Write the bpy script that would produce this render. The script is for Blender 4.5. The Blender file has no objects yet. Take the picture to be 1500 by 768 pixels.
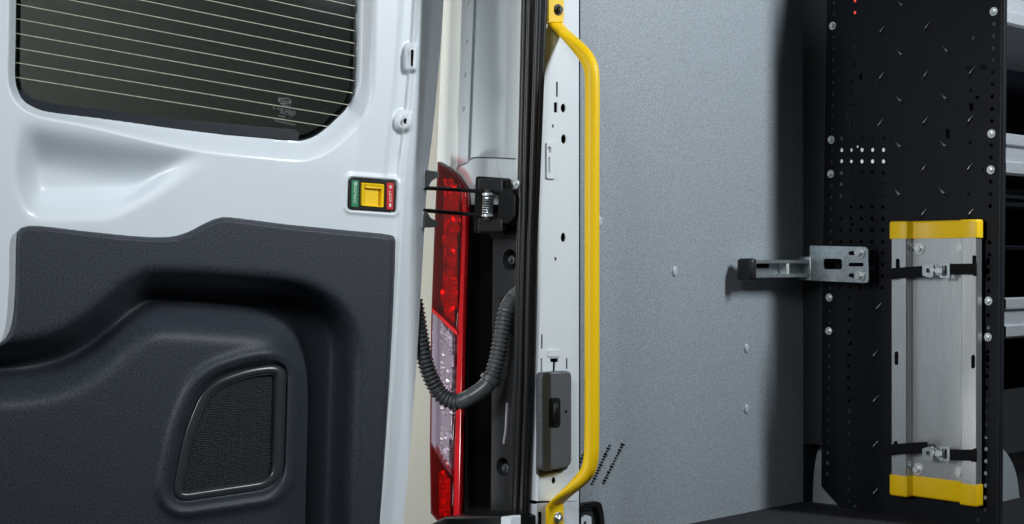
import bpy, bmesh, math, random
import numpy as np
from mathutils import Vector, Matrix
random.seed(4); np.random.seed(4)
S = bpy.context.scene
COL = S.collection

# ------------------------------------------------------------------ camera
F = 2060.0                                   # focal length in pixels of the 1500 px wide photograph
YAW = math.radians(47)
CAM = np.array([1.53, 0.0, 1.15])
cd = bpy.data.cameras.new('camera'); cam = bpy.data.objects.new('camera', cd); COL.objects.link(cam)
cam.location = CAM; cam.rotation_euler = (math.radians(90), 0, YAW)
cd.sensor_width = 36; cd.lens = 36*F/1500; cd.clip_start = .05; cd.clip_end = 100
S.camera = cam
# ------------------------------------------------------------------ world, lamps, exposure
w = bpy.data.worlds.new('World'); S.world = w; w.use_nodes = True
w.node_tree.nodes['Background'].inputs[0].default_value = (.75, .88, 1, 1)
w.node_tree.nodes['Background'].inputs[1].default_value = .02

def area(name, loc, target, sx, sy, power, col=(1, 1, 1), roll=0, spread=180):
    l = bpy.data.lights.new(name, 'AREA'); l.shape = 'RECTANGLE'; l.size = sx; l.size_y = sy
    l.energy = power; l.color = col; l.spread = math.radians(spread)
    o = bpy.data.objects.new(name, l); COL.objects.link(o); o.location = loc
    q = (Vector(target)-Vector(loc)).to_track_quat('-Z', 'Y')
    o.rotation_euler = (q.to_matrix() @ Matrix.Rotation(math.radians(roll), 3, 'Z')).to_euler()
    return o
area('key_softbox', (1.55, 2.48, 2.30), (0, 1.72, 1.62), .12, .6, 18.5, (.90, .96, 1), spread=115)
area('rear_softbox', (.10, -1.7, 1.9), (.62, 2.2, 1.1), .30, .8, 2.6, (.97, .98, 1), spread=32)
area('door_fill', (1.15, -.45, 2.3), (-.1, .95, 1.2), .4, .7, 2.3, (.93, .97, 1), spread=46)  # added narrow fill that lifts the dim left part of the door
area('backdrop_lamp', (-1.5, .4, 2.6), (-2.4, 2.6, 1.2), .6, .6, 42, (1, 1, .94), spread=80)
area('tail_light_fill', (-.50, .35, .60), (-.2, 1.455, .98), .4, .5, 1.5, (.95, .98, 1), spread=46)  # added fill, only there to brighten the tail light
S.view_settings.view_transform = 'Standard'; S.view_settings.look = 'None'
S.view_settings.exposure = 0; S.view_settings.gamma = 1; S.view_settings.use_curve_mapping = False

# ------------------------------------------------------------------ geometry helpers
VIEW = np.array([-math.sin(YAW), math.cos(YAW), 0.0]); RIGHT = np.array([math.cos(YAW), math.sin(YAW), 0.0])
def ray(px, py):
    px = np.asarray(px, float); py = np.asarray(py, float)
    u = (px-750)/F; v = (384-py)/F
    return np.stack([VIEW[0]+u*RIGHT[0], VIEW[1]+u*RIGHT[1], v], -1)
def atX(px, py, X):
    d = ray(px, py); t = (np.asarray(X)-CAM[0])/d[..., 0]; return CAM+d*t[..., None]
def atY(px, py, Y):
    d = ray(px, py); t = (np.asarray(Y)-CAM[1])/d[..., 1]; return CAM+d*t[..., None]
def on(ax, px, py, lv): return atX(px, py, lv) if ax == 'X' else atY(px, py, lv)

def spline(pts, n=8, closed=False):
    P = np.array(pts, float); N = len(P); out = []
    rng = range(N) if closed else range(N-1)
    for i in rng:
        p1, p2 = P[i], P[(i+1) % N]
        p0 = P[(i-1) % N] if closed or i > 0 else 2*p1-p2
        p3 = P[(i+2) % N] if closed or i+2 < N else 2*p2-p1
        for k in range(n):
            t = k/n
            out.append(.5*(2*p1+(p2-p0)*t+(2*p0-5*p1+4*p2-p3)*t*t+(3*p1-p0-3*p2+p3)*t**3))
    if not closed: out.append(P[-1])
    return np.array(out)
def sdf(poly, X, Y):
    """signed distance, positive inside"""
    P = np.asarray(poly, float); Q = np.roll(P, -1, 0)
    best = np.full(X.shape, 1e9); ins = np.zeros(X.shape, bool)
    for (ax, ay), (bx, by) in zip(P, Q):
        dx, dy = bx-ax, by-ay; L = dx*dx+dy*dy
        if L < 1e-12: continue
        t = np.clip(((X-ax)*dx+(Y-ay)*dy)/L, 0, 1)
        best = np.minimum(best, (X-ax-t*dx)**2+(Y-ay-t*dy)**2)
        c = (ay > Y) != (by > Y)
        if dy != 0: ins ^= c & (X < ax+(Y-ay)*dx/dy)
    d = np.sqrt(best); return np.where(ins, d, -d)
def sm(a, b, x):
    t = np.clip((x-a)/(b-a), 0, 1); return t*t*(3-2*t)
def rrect(x0, y0, x1, y1, r, n=5):
    out = []
    for cx, cy, a0 in ((x1-r, y0+r, -90), (x1-r, y1-r, 0), (x0+r, y1-r, 90), (x0+r, y0+r, 180)):
        for k in range(n+1):
            a = math.radians(a0+90*k/n); out.append((cx+r*math.cos(a), cy+r*math.sin(a)))
    return out
def rquad(c, r, n=5):
    """a quad with rounded corners (pixel points in order)"""
    out = []; m = len(c)
    for i in range(m):
        p = np.array(c[i], float); a = np.array(c[i-1], float)-p; b = np.array(c[(i+1) % m], float)-p
        rr = r[i] if isinstance(r, (list, tuple)) else r
        a = p+a/np.linalg.norm(a)*rr; b = p+b/np.linalg.norm(b)*rr
        for k in range(n+1):
            t = k/n; out.append(tuple((1-t)**2*a+2*t*(1-t)*p+t*t*b))
    return out
def ell(cx, cy, rx, ry, n=12):
    return [(cx+rx*math.cos(2*math.pi*k/n), cy+ry*math.sin(2*math.pi*k/n)) for k in range(n)]

def wloc(o):
    v = Vector((0, 0, 0))
    while o is not None: v = v+Vector(o.location); o = o.parent
    return v
def link(name, me, mat, parent=None, smooth=False):
    """me holds world coordinates"""
    if parent is not None: me.transform(Matrix.Translation(-wloc(parent)))
    if mat is not None: me.materials.clear(); me.materials.append(mat)
    if smooth:
        me.polygons.foreach_set('use_smooth', [True]*len(me.polygons))
    o = bpy.data.objects.new(name, me); COL.objects.link(o); o.parent = parent
    return o
def mesh(name, verts, faces, mat, parent=None, smooth=False, recalc=False):
    me = bpy.data.meshes.new(name); me.from_pydata([tuple(v) for v in verts], [], [tuple(f) for f in faces]); me.update()
    if recalc:
        bm = bmesh.new(); bm.from_mesh(me); bmesh.ops.recalc_face_normals(bm, faces=bm.faces); bm.to_mesh(me); bm.free()
    return link(name, me, mat, parent, smooth)
def auto(o, deg=35):
    me = o.data
    bm = bmesh.new(); bm.from_mesh(me)
    for f in bm.faces: f.smooth = True
    for e in bm.edges:
        if len(e.link_faces) == 2: e.smooth = e.calc_face_angle(0) < math.radians(deg)
    bm.to_mesh(me); bm.free(); return o
AXM = {'X': Matrix(((0, 0, 1, 0), (1, 0, 0, 0), (0, 1, 0, 0), (0, 0, 0, 1))),
       'Y': Matrix(((1, 0, 0, 0), (0, 0, -1, 0), (0, 1, 0, 0), (0, 0, 0, 1)))}
def cur2mesh(cu):
    t = bpy.data.objects.new('t', cu); COL.objects.link(t)
    dg = bpy.context.evaluated_depsgraph_get()
    me = bpy.data.meshes.new_from_object(t.evaluated_get(dg))
    bpy.data.objects.remove(t); bpy.data.curves.remove(cu); return me
def plate(name, ax, outline, front, thick, mat, parent=None, holes=(), bevel=0, world=False):
    """a flat plate in the plane x=front (facing +X) or y=front (facing -Y); outline and holes in photo pixels projected on that plane"""
    cu = bpy.data.curves.new('c', 'CURVE'); cu.dimensions = '2D'; cu.fill_mode = 'BOTH'
    cu.extrude = max(thick/2-bevel, 1e-5); cu.bevel_depth = bevel; cu.bevel_resolution = 2
    if bevel: cu.offset = -bevel
    for poly in [outline, *holes]:
        p = np.array(poly, float)
        q = p if world else on(ax, p[:, 0], p[:, 1], front)
        ab = q if world else (q[:, [1, 2]] if ax == 'X' else q[:, [0, 2]])
        s = np.sum(ab[:, 0]*np.roll(ab[:, 1], -1)-ab[:, 1]*np.roll(ab[:, 0], -1))
        if s < 0: ab = ab[::-1]
        sp = cu.splines.new('POLY'); sp.points.add(len(ab)-1); sp.use_cyclic_u = True
        sp.points.foreach_set('co', np.c_[ab, np.zeros(len(ab)), np.ones(len(ab))].ravel())
    me = cur2mesh(cu)
    m = AXM[ax].copy()
    c = front-thick/2 if ax == 'X' else front+thick/2
    m.translation = (c, 0, 0) if ax == 'X' else (0, c, 0)
    me.transform(m)
    o = link(name, me, mat, parent)
    return auto(o, 40)
def rot_basis(d):
    d = Vector(d).normalized(); a = Vector((0, 0, 1)) if abs(d.z) < .9 else Vector((1, 0, 0))
    u = d.cross(a).normalized(); return u, d.cross(u).normalized()
def tube_data(path, rad, seg=12, flat=None, caps=True):
    P = [Vector(p) for p in path]; n = len(P); V = []; Fc = []
    R = rad if hasattr(rad, '__len__') else [rad]*n
    t0 = (P[1]-P[0]).normalized(); u, v = rot_basis(t0)
    for i in range(n):
        t = (P[min(i+1, n-1)]-P[max(i-1, 0)]).normalized()
        u = (u-t*u.dot(t)).normalized(); v = t.cross(u)
        fl = flat[i] if flat else (1, 1)
        for k in range(seg):
            a = 2*math.pi*k/seg
            V.append(P[i]+u*math.cos(a)*R[i]*fl[0]+v*math.sin(a)*R[i]*fl[1])
    for i in range(n-1):
        for k in range(seg):
            k2 = (k+1) % seg; Fc.append((i*seg+k, i*seg+k2, (i+1)*seg+k2, (i+1)*seg+k))
    if caps: Fc.append(tuple(range(seg))[::-1]); Fc.append(tuple((n-1)*seg+k for k in range(seg)))
    return V, Fc
def tube(name, path, rad, mat, parent=None, seg=12, flat=None):
    V, Fc = tube_data(path, rad, seg, flat)
    return auto(mesh(name, V, Fc, mat, parent, True, True), 50)
def join(parts):
    V = []; Fc = []
    for v, f in parts:
        b = len(V); V += [Vector(q) for q in v]; Fc += [tuple(i+b for i in q) for q in f]
    return V, Fc
def box_data(c, s, R=None):
    V = [Vector((x*s[0]/2, y*s[1]/2, z*s[2]/2)) for x in (-1, 1) for y in (-1, 1) for z in (-1, 1)]
    if R is not None: V = [R @ v for v in V]
    V = [v+Vector(c) for v in V]
    return V, [(0, 1, 3, 2), (4, 6, 7, 5), (0, 4, 5, 1), (2, 3, 7, 6), (0, 2, 6, 4), (1, 5, 7, 3)]
def box(name, lo, hi, mat, parent=None, bevel=0, seg=2):
    lo = Vector(lo); hi = Vector(hi)
    V, Fc = box_data((lo+hi)/2, hi-lo)
    o = mesh(name, V, Fc, mat, parent, False, True)
    if bevel:
        bm = bmesh.new(); bm.from_mesh(o.data)
        bmesh.ops.bevel(bm, geom=list(bm.edges), offset=bevel, segments=seg, affect='EDGES', profile=.5)
        bm.to_mesh(o.data); bm.free(); auto(o, 40)
    return o
def lathe_data(c, d, prof, seg=16, phase=0):
    """prof: (radius, height along d)"""
    u, v = rot_basis(d); d = Vector(d).normalized(); c = Vector(c); V = []; Fc = []
    for r, h in prof:
        for k in range(seg):
            a = 2*math.pi*(k+phase)/seg; V.append(c+d*h+(u*math.cos(a)+v*math.sin(a))*r)
    for i in range(len(prof)-1):
        for k in range(seg):
            k2 = (k+1) % seg; Fc.append((i*seg+k, i*seg+k2, (i+1)*seg+k2, (i+1)*seg+k))
    Fc.append(tuple(range(seg))[::-1]); Fc.append(tuple((len(prof)-1)*seg+k for k in range(seg)))
    return V, Fc
def bolt_data(c, d, r):
    return join([lathe_data(c, d, [(r, 0), (r, r*.14), (r*.93, r*.2)], 20), lathe_data(c, d, [(r*.78, r*.15), (r*.66, r*.3)], 20),
                 lathe_data(c, d, [(r*.6, r*.2), (r*.6, r*.75), (r*.52, r*.85)], 6), lathe_data(c, d, [(r*.34, r*.8), (r*.3, r*.9)], 12)])
_share = {}
def bolt(name, ax, px, py, lv, r, mat, parent, key):
    """hex bolt, mesh data shared by key"""
    p = Vector(on(ax, px, py, lv))
    d = (1, 0, 0) if ax == 'X' else (0, -1, 0)
    if (key, ax, r) not in _share:
        V, Fc = bolt_data((0, 0, 0), d, r)
        me = bpy.data.meshes.new(name); me.from_pydata([tuple(v) for v in V], [], Fc); me.update(); me.materials.append(mat)
        _share[(key, ax, r)] = me
    o = bpy.data.objects.new(name, _share[(key, ax, r)]); COL.objects.link(o); o.parent = parent
    o.location = p-wloc(parent); return o
def text(name, body, ax, px, py, lv, size, mat, parent, rot=0, sx=1):
    cu = bpy.data.curves.new('t', 'FONT'); cu.body = body; cu.size = size; cu.extrude = .0001; cu.align_x = 'CENTER'; cu.align_y = 'CENTER'
    me = cur2mesh(cu)
    m = AXM[ax].copy(); m.translation = Vector(on(ax, px, py, lv))
    me.transform(m @ Matrix.Rotation(math.radians(rot), 4, 'Z') @ Matrix.Diagonal((sx, 1, 1, 1)))
    return link(name, me, mat, parent)
def thing(name, label, cat, loc=(0, 0, 0), group=None):
    o = bpy.data.objects.new(name, None); COL.objects.link(o); o.location = loc; o.empty_display_size = .05
    o['label'] = label; o['category'] = cat
    if group: o['group'] = group
    return o
def loft(name, ax_rows, mat, parent, smooth=True, deg=30):
    """rows of world points -> quad sheet"""
    V = [p for r in ax_rows for p in r]; n = len(ax_rows[0])
    Fc = [(i*n+k, i*n+k+1, (i+1)*n+k+1, (i+1)*n+k) for i in range(len(ax_rows)-1) for k in range(n-1)]
    return auto(mesh(name, V, Fc, mat, parent, smooth), deg)

# ------------------------------------------------------------------ materials
def mat(name, col, rough=.5, metal=0, spec=.5, coat=0, noise=None, bump=None, rvar=0, grain=None):
    """noise=(scale, amount) colour mottling; bump=(scale, distance); grain: stretch vector for streaks"""
    m = bpy.data.materials.new(name); m.use_nodes = True; nt = m.node_tree; b = nt.nodes['Principled BSDF']
    b.inputs['Base Color'].default_value = (*col, 1); b.inputs['Roughness'].default_value = rough
    b.inputs['Metallic'].default_value = metal; b.inputs['Specular IOR Level'].default_value = spec
    b.inputs['Coat Weight'].default_value = coat; b.inputs['Coat Roughness'].default_value = .08
    tc = nt.nodes.new('ShaderNodeTexCoord')
    src = tc.outputs['Object']
    if grain:
        mp = nt.nodes.new('ShaderNodeMapping'); mp.inputs['Scale'].default_value = grain; nt.links.new(src, mp.inputs[0]); src = mp.outputs[0]
    def ns(scale, det=2):
        n = nt.nodes.new('ShaderNodeTexNoise'); n.inputs['Scale'].default_value = scale; n.inputs['Detail'].default_value = det
        nt.links.new(src, n.inputs['Vector']); return n
    if noise:
        n = ns(noise[0]); r = nt.nodes.new('ShaderNodeMapRange')
        r.inputs['From Min'].default_value = .3; r.inputs['From Max'].default_value = .7
        r.inputs['To Min'].default_value = 1-noise[1]; r.inputs['To Max'].default_value = 1+noise[1]
        nt.links.new(n.outputs['Fac'], r.inputs['Value'])
        mx = nt.nodes.new('ShaderNodeVectorMath'); mx.operation = 'SCALE'; mx.inputs[0].default_value = col
        nt.links.new(r.outputs[0], mx.inputs['Scale']); nt.links.new(mx.outputs[0], b.inputs['Base Color'])
    if bump:
        n = ns(bump[0], 3); bp = nt.nodes.new('ShaderNodeBump'); bp.inputs['Distance'].default_value = bump[1]; bp.inputs['Strength'].default_value = 1
        nt.links.new(n.outputs['Fac'], bp.inputs['Height']); nt.links.new(bp.outputs[0], b.inputs['Normal'])
    if rvar:
        n = ns(14, 4); r = nt.nodes.new('ShaderNodeMapRange'); r.inputs['To Min'].default_value = rough-rvar; r.inputs['To Max'].default_value = rough+rvar
        nt.links.new(n.outputs['Fac'], r.inputs['Value']); nt.links.new(r.outputs[0], b.inputs['Roughness'])
    return m
M = {}
M['paint'] = mat('white_paint', (.66, .71, .75), .42, coat=.18, bump=(90, .00004), noise=(6, .02))
M['paint_out'] = mat('white_body_paint', (.62, .68, .70), .32, coat=.4, noise=(5, .04), bump=(120, .00004))
M['trim'] = mat('grained_trim_plastic', (.028, .034, .045), .5, spec=.35, noise=(420, .45), bump=(480, .0005))
M['black'] = mat('black_plastic', (.007, .008, .009), .42, spec=.25, bump=(500, .0001), rvar=.08)
M['matt'] = mat('matt_black', (.005, .005, .006), .85, spec=.05, noise=(80, .3))
M['grey_pl'] = mat('grey_plastic', (.085, .092, .10), .45, noise=(500, .4), bump=(700, .0003))
M['jamb_pl'] = mat('dark_grey_plastic', (.026, .029, .032), .5, noise=(500, .4), bump=(500, .0003))
M['rubber'] = mat('black_rubber', (.014, .015, .017), .38, spec=.45, bump=(300, .0001), rvar=.1)
M['hose'] = mat('grey_conduit_plastic', (.08, .088, .092), .33, spec=.5, noise=(200, .25))
M['liner'] = mat('speckled_wall_liner', (.275, .31, .34), .45, spec=.4, noise=(560, .4), bump=(520, .0003), rvar=.06)
M['rivet'] = mat('grey_rivet_plastic', (.42, .46, .50), .35)
M['yellow'] = mat('yellow_powder_coat', (.90, .58, .004), .45, spec=.35, bump=(600, .00003))
M['zinc'] = mat('zinc_plated_steel', (.62, .68, .70), .32, metal=.9, noise=(160, .12), rvar=.12)
M['zinc_hi'] = mat('zinc_bolt_and_slit_light', (.88, .93, .93), .25, metal=.5, noise=(300, .1))
M['alu'] = mat('brushed_aluminium', (.58, .60, .61), .34, metal=.85, noise=(40, .07), grain=(30, 1, 1), rvar=.08)
M['panelb'] = mat('black_powder_coat', (.0048, .0065, .010), .5, spec=.15, noise=(600, .3), bump=(600, .00025), rvar=.05)
M['web'] = mat('black_webbing', (.006, .006, .007), .8, spec=.15, bump=(900, .0004))
M['floor'] = mat('dark_carpet', (.035, .036, .042), .9, spec=.1, noise=(350, .6), bump=(350, .002))
M['cream'] = mat('studio_backdrop', (.80, .80, .74), .9)
M['heater'] = mat('printed_heater_line', (.62, .60, .46), .5)
M['etch'] = mat('etched_glass_print', (.11, .12, .12), .6)

M['frit'] = mat('black_ceramic_border', (.014, .019, .025), .35, spec=.25)
M['green'] = mat('green_label', (.01, .22, .08), .4)
M['redl'] = mat('red_label', (.55, .008, .012), .4)
M['white_l'] = mat('white_print', (.8, .8, .8), .5)
M['gridm'] = mat('dark_grey_speaker_rim', (.032, .036, .042), .3)
M['lip'] = mat('silver_shelf_lip', (.55, .58, .62), .4, metal=.5, noise=(60, .1), grain=(1, 1, 12))
M['binw'] = mat('white_bin_plastic', (.75, .77, .78), .4)
M['binr'] = mat('red_bin_plastic', (.8, .06, .03), .4)
M['arch'] = mat('grey_wheel_arch_paint', (.33, .37, .39), .4)
M['chrome'] = mat('bright_reflector', (.9, .88, .9), .25, metal=.6)
M['reflred'] = mat('red_reflector_body', (.55, .015, .012), .3, spec=.6, noise=(60, .5))
def lens(name, col, ior=1.45):
    m = bpy.data.materials.new(name); m.use_nodes = True; nt = m.node_tree; nt.nodes.clear()
    out = nt.nodes.new('ShaderNodeOutputMaterial'); mix = nt.nodes.new('ShaderNodeMixShader'); tr = nt.nodes.new('ShaderNodeBsdfTransparent')
    gl = nt.nodes.new('ShaderNodeBsdfGlossy'); fr = nt.nodes.new('ShaderNodeMapRange'); lw = nt.nodes.new('ShaderNodeLayerWeight')
    tr.inputs[0].default_value = (*col, 1); gl.inputs['Roughness'].default_value = .06; lw.inputs[0].default_value = .25; fr.inputs[3].default_value = .05; fr.inputs[4].default_value = .5; nt.links.new(lw.outputs['Facing'], fr.inputs[0])
    nt.links.new(fr.outputs[0], mix.inputs[0]); nt.links.new(tr.outputs[0], mix.inputs[1]); nt.links.new(gl.outputs[0], mix.inputs[2]); nt.links.new(mix.outputs[0], out.inputs[0])
    return m
M['lens_red'] = lens('red_lens', (.86, .03, .035))
M['glass'] = lens('tinted_glass', (.158, .171, .170))
M['lens_clear'] = lens('clear_lens', (.88, .84, .88))
# speaker cloth: hexagonal perforation as fine relief
def grille_mat():
    m = mat('perforated_speaker_grille', (.03, .032, .037), .5)
    nt = m.node_tree; b = nt.nodes['Principled BSDF']
    tc = nt.nodes.new('ShaderNodeTexCoord'); sp = nt.nodes.new('ShaderNodeSeparateXYZ'); nt.links.new(tc.outputs['Object'], sp.inputs[0])
    def mth(op, a, bb=None):
        n = nt.nodes.new('ShaderNodeMath'); n.operation = op
        for i, q in enumerate((a, bb)):
            if q is None: continue
            if isinstance(q, (int, float)): n.inputs[i].default_value = q
            else: nt.links.new(q, n.inputs[i])
        return n.outputs[0]
    k = 2*math.pi/.0030
    a = mth('MULTIPLY', sp.outputs['Y'], k); c = mth('MULTIPLY', sp.outputs['Z'], k*1.0)
    v = mth('ADD', mth('COSINE', a), mth('COSINE', c))       # bright on plate, dark on holes
    v2 = mth('COSINE', mth('ADD', a, c)); v = mth('ADD', v, v2)
    f = mth('GREATER_THAN', v, 0.15)
    mx = nt.nodes.new('ShaderNodeMix'); mx.data_type = 'RGBA'; nt.links.new(f, mx.inputs['Factor'])
    mx.inputs['A'].default_value = (.020, .023, .029, 1); mx.inputs['B'].default_value = (.003, .003, .003, 1)
    nt.links.new(mx.outputs['Result'], b.inputs['Base Color'])
    bp = nt.nodes.new('ShaderNodeBump'); bp.inputs['Distance'].default_value = .0006; bp.invert = True
    nt.links.new(v, bp.inputs['Height']); nt.links.new(bp.outputs[0], b.inputs['Normal'])
    return m
M['grille'] = grille_mat()

# ================================================================== SETTING
FLOOR = .70
o = box('van_floor', (-.09, 1.5, FLOOR-.03), (1.8, 4.2, FLOOR), M['floor']); o['kind'] = 'structure'
o = mesh('studio_backdrop', [(-2.4, -2, -.2), (-2.4, 6, -.2), (-2.4, 6, 4), (-2.4, -2, 4)], [(0, 1, 2, 3)], M['cream']); o['kind'] = 'structure'
o = mesh('studio_floor', [(-2.5, -4, -.01), (5, -4, -.01), (5, 6, -.01), (-2.5, 6, -.01)], [(0, 1, 2, 3)], mat('studio_floor_grey', (.16, .16, .16), .6, noise=(8, .1))); o['kind'] = 'structure'

# interior side wall: one lined sheet with real slots
holes = []
def jag(x0, y0, x1, y1, n):
    """a row of ragged slots punched through the liner"""
    d = np.array([x1-x0, y1-y0], float); L = np.linalg.norm(d); d /= L; q = np.array([-d[1], d[0]])
    i = 0.0
    while i < n:
        a = np.array([x0, y0])+d*L*(i/n); l = L/n*random.uniform(.72, .92); w_ = random.uniform(2.4, 3.7)
        holes.append([tuple(a+q*w_*.55), tuple(a+d*l*.5+q*w_*random.uniform(.9, 1.2)), tuple(a+d*l+q*w_*.5),
                      tuple(a+d*l-q*w_*random.uniform(.6, 1)), tuple(a+d*l*.45-q*w_), tuple(a-q*w_*random.uniform(.5, 1))])
        i += 1
jag(894, 652, 866, 712, 15); jag(913, 650, 883, 711, 15); jag(862, 655, 840, 694, 10)
WX = -.03
wl = plate('interior_wall', 'X', [(825, -160), (1330, -160), (1330, 800), (825, 1000)], WX, .004, M['liner'], None, holes)
wl['kind'] = 'structure'
box('wall_core', (-.06, 1.49, .55), (-.042, 2.9, 2.0), M['matt'], wl)
me = None
for (px, py, r) in ((988, 398, .0075), (1093, 510, .0068), (1093, 599, .0068), (878, 325, .0075)):
    p = Vector(atX(px, py, WX))
    if me is None:
        V, Fc = lathe_data((0, 0, 0), (1, 0, 0), [(.0075, 0), (.0073, .0012), (.006, .0024), (.003, .003)], 20)
        ob = auto(mesh('rivet', V, Fc, M['rivet'], wl, True, True), 60); me = ob.data
        for v in me.vertices: v.co += wloc(wl)
    else:
        ob = bpy.data.objects.new('rivet', me); COL.objects.link(ob); ob.parent = wl
    ob.location = p-wloc(wl); ob.scale = (1, r/.0075*.9, r/.0075*1.25)

# ================================================================== REAR DOOR
XD = -.10
door = thing('rear_door', 'open white van rear door seen from inside, with heated window and dark grey trim panel', 'van door', tuple(atX(300, 760, XD-.06)))
YS = [-80, 0, 60, 120, 182, 250, 330, 420, 520, 600, 690, 768, 860]
XE = [657, 650, 646, 641, 635, 627, 622, 617, 611, 605, 598, 591, 584]
def edge(y): return np.interp(y, YS, XE)
ES = spline(list(zip(XE, YS)), 6)
def edge(y): return np.interp(y, ES[:, 1], ES[:, 0])
win = np.vstack([[(24, -120)], spline([(22, -20), (21, 60), (20, 108), (23, 130), (34, 149), (54, 161), (80, 167), (140, 174), (220, 184), (330, 197), (425, 206),
                (450, 204), (470, 194), (492, 175), (509, 157), (518, 138), (521, 112), (522, 60), (523, -20)], 6), [(524, -120)]])
trim_o = np.vstack([[(-140, 560)], spline([(-30, 512), (0, 500), (12, 486), (18, 460), (21, 410), (22, 352), (26, 337), (36, 331), (60, 330), (130, 338), (200, 345), (245, 346), (272, 340),
                    (300, 326), (318, 319), (340, 318), (420, 328), (510, 337), (568, 343), (579, 350), (580, 372), (576, 480), (569, 620), (560, 760), (556, 860)], 6), [(556, 920), (-140, 920)]])
bowl = spline([(24, 178), (60, 178), (110, 192), (200, 207), (290, 222), (330, 232), (318, 246), (296, 268), (276, 296), (250, 318), (205, 322), (130, 314), (80, 304), (50, 286), (33, 256), (25, 215)], 6, True)
NX, NY = 380, 460
s = np.linspace(0, 1, NX); ys = np.linspace(-80, 850, NY)
Yg, Sg = np.meshgrid(ys, s, indexing='ij'); Eg = edge(Yg); XL = -110
Xg = XL+Sg*(Eg-XL); De = Eg-Xg                     # distance from the hinge edge in pixels
dW = -sdf(win, Xg, Yg); dT = sdf(trim_o, Xg, Yg); dB = sdf(bowl, Xg, Yg)
H = np.zeros_like(Xg)
# slope down to the glass, wide on the right, short on the left
wid = 9+22*sm(60, 300, Xg)
H -= .026*(1-sm(-2, wid, dW)) + .02*sm(1, 8, -dW)
# bowl under the window
bw = .036*sm(-10, 58, dB)
rd = np.array([(312, 226), (270, 250), (225, 278), (186, 300)], float)      # diagonal bulge at the right end of the bowl
tt = np.clip(((Xg-312)*(-126)+(Yg-226)*74)/(126**2+74**2), 0, 1)
dist = np.hypot(Xg-(312-126*tt), Yg-(226+74*tt))
def blur(A, sy, sx):
    for ax, sg in ((0, sy), (1, sx)):
        n_ = int(3*sg); k_ = np.exp(-.5*(np.arange(-n_, n_+1)/sg)**2); k_ /= k_.sum()
        pad = [(n_, n_) if i == ax else (0, 0) for i in (0, 1)]
        A = np.apply_along_axis(lambda v: np.convolve(v, k_, 'valid'), ax, np.pad(A, pad, 'edge'))
    return A
ytop = 176+.165*(Xg-26)
lx = 306-(Yg-222)*1.66                               # diagonal end wall of the bowl
D_ = sm(0, 34, Xg-22-.25*np.clip(Yg-262, 0, 80))*sm(-4, 70, Yg-ytop)*sm(0, 46, 324-.02*Xg-Yg)*sm(0, 26+.35*np.clip(310-Yg, 0, 90), lx+20-Xg)
H -= blur(.034*D_, 3, 3)
# hinge flange, bead and steps on the right
H -= .010*(1-sm(14, 32, De))
H += .004*np.exp(-((De-34)/4.5)**2)
H -= .004*(sm(40, 46, De)-sm(58, 66, De))*(1-sm(225, 300, Yg))
H -= .003*(sm(100, 112, De)-0)*(1-sm(150, 260, Yg))*(dW > 0)*(Xg > 400)
# embossed pads on the flange step
H += .008*sm(-4, 3, sdf(rrect(595, 66, 610, 104, 5), Xg, Yg)) + .008*sm(-5, 4, sdf(ell(591, 178, 12, 14, 20), Xg, Yg))
# seat of the lock switch
dS = sdf(rquad([(510, 259), (582, 264), (580, 313), (508, 308)], 6), Xg, Yg)
H += .0025*np.exp(-((dS+2)/3)**2) - .006*sm(0, 4, dS)
H -= .05*sm(3, 12, dT)
H += .0012*np.sin(Xg/140+1)*np.sin(Yg/170)          # pressed sheet is never quite flat
P = atX(Xg, Yg, XD+H)
idx = np.arange(NX*NY).reshape(NY, NX)
q = np.stack([idx[:-1, :-1], idx[1:, :-1], idx[1:, 1:], idx[:-1, 1:]], -1).reshape(-1, 4)
keep = ((dT < 13) & (dW > -10)).ravel()
q = q[keep[q].all(1)]
def grid_obj(name, P, q, m, parent):
    P = P.reshape(-1, 3); used = np.unique(q); mp = np.full(len(P), -1); mp[used] = np.arange(len(used))
    me = bpy.data.meshes.new(name); me.from_pydata(P[used].tolist(), [], mp[q].tolist()); me.update()
    bm = bmesh.new(); bm.from_mesh(me); bm.normal_update()
    bmesh.ops.recalc_face_normals(bm, faces=bm.faces)
    if sum(f.normal.x for f in bm.faces) < 0: bmesh.ops.reverse_faces(bm, faces=bm.faces)
    bm.to_mesh(me); bm.free()
    return link(name, me, m, parent, True)
grid_obj('inner_panel', P, q, M['paint'], door)
# outer skin and hinge-side return
rows = []
for y in np.linspace(-80, 850, 24):
    e = edge(y); a = atX(e, y, XD-.016); rows.append([a, a+np.array([-.012, .002, 0]), a+np.array([-.05, .001, 0])])
loft('edge_return', rows, M['paint'], door)
a0 = atX(-110, -80, XD-.066); a1 = atX(655, 850, XD-.066)
q_o = np.stack([idx[:-1, :-1], idx[1:, :-1], idx[1:, 1:], idx[:-1, 1:]], -1).reshape(-1, 4); k_o = (sdf(win, Xg-46, Yg) < -2).ravel(); q_o = q_o[k_o[q_o].all(1)]
Po = atX(Xg, Yg, XD); Po[..., 0] -= .066
st_ = 1
grid_obj('outer_skin', Po, q_o, M['paint'], door)

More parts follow.
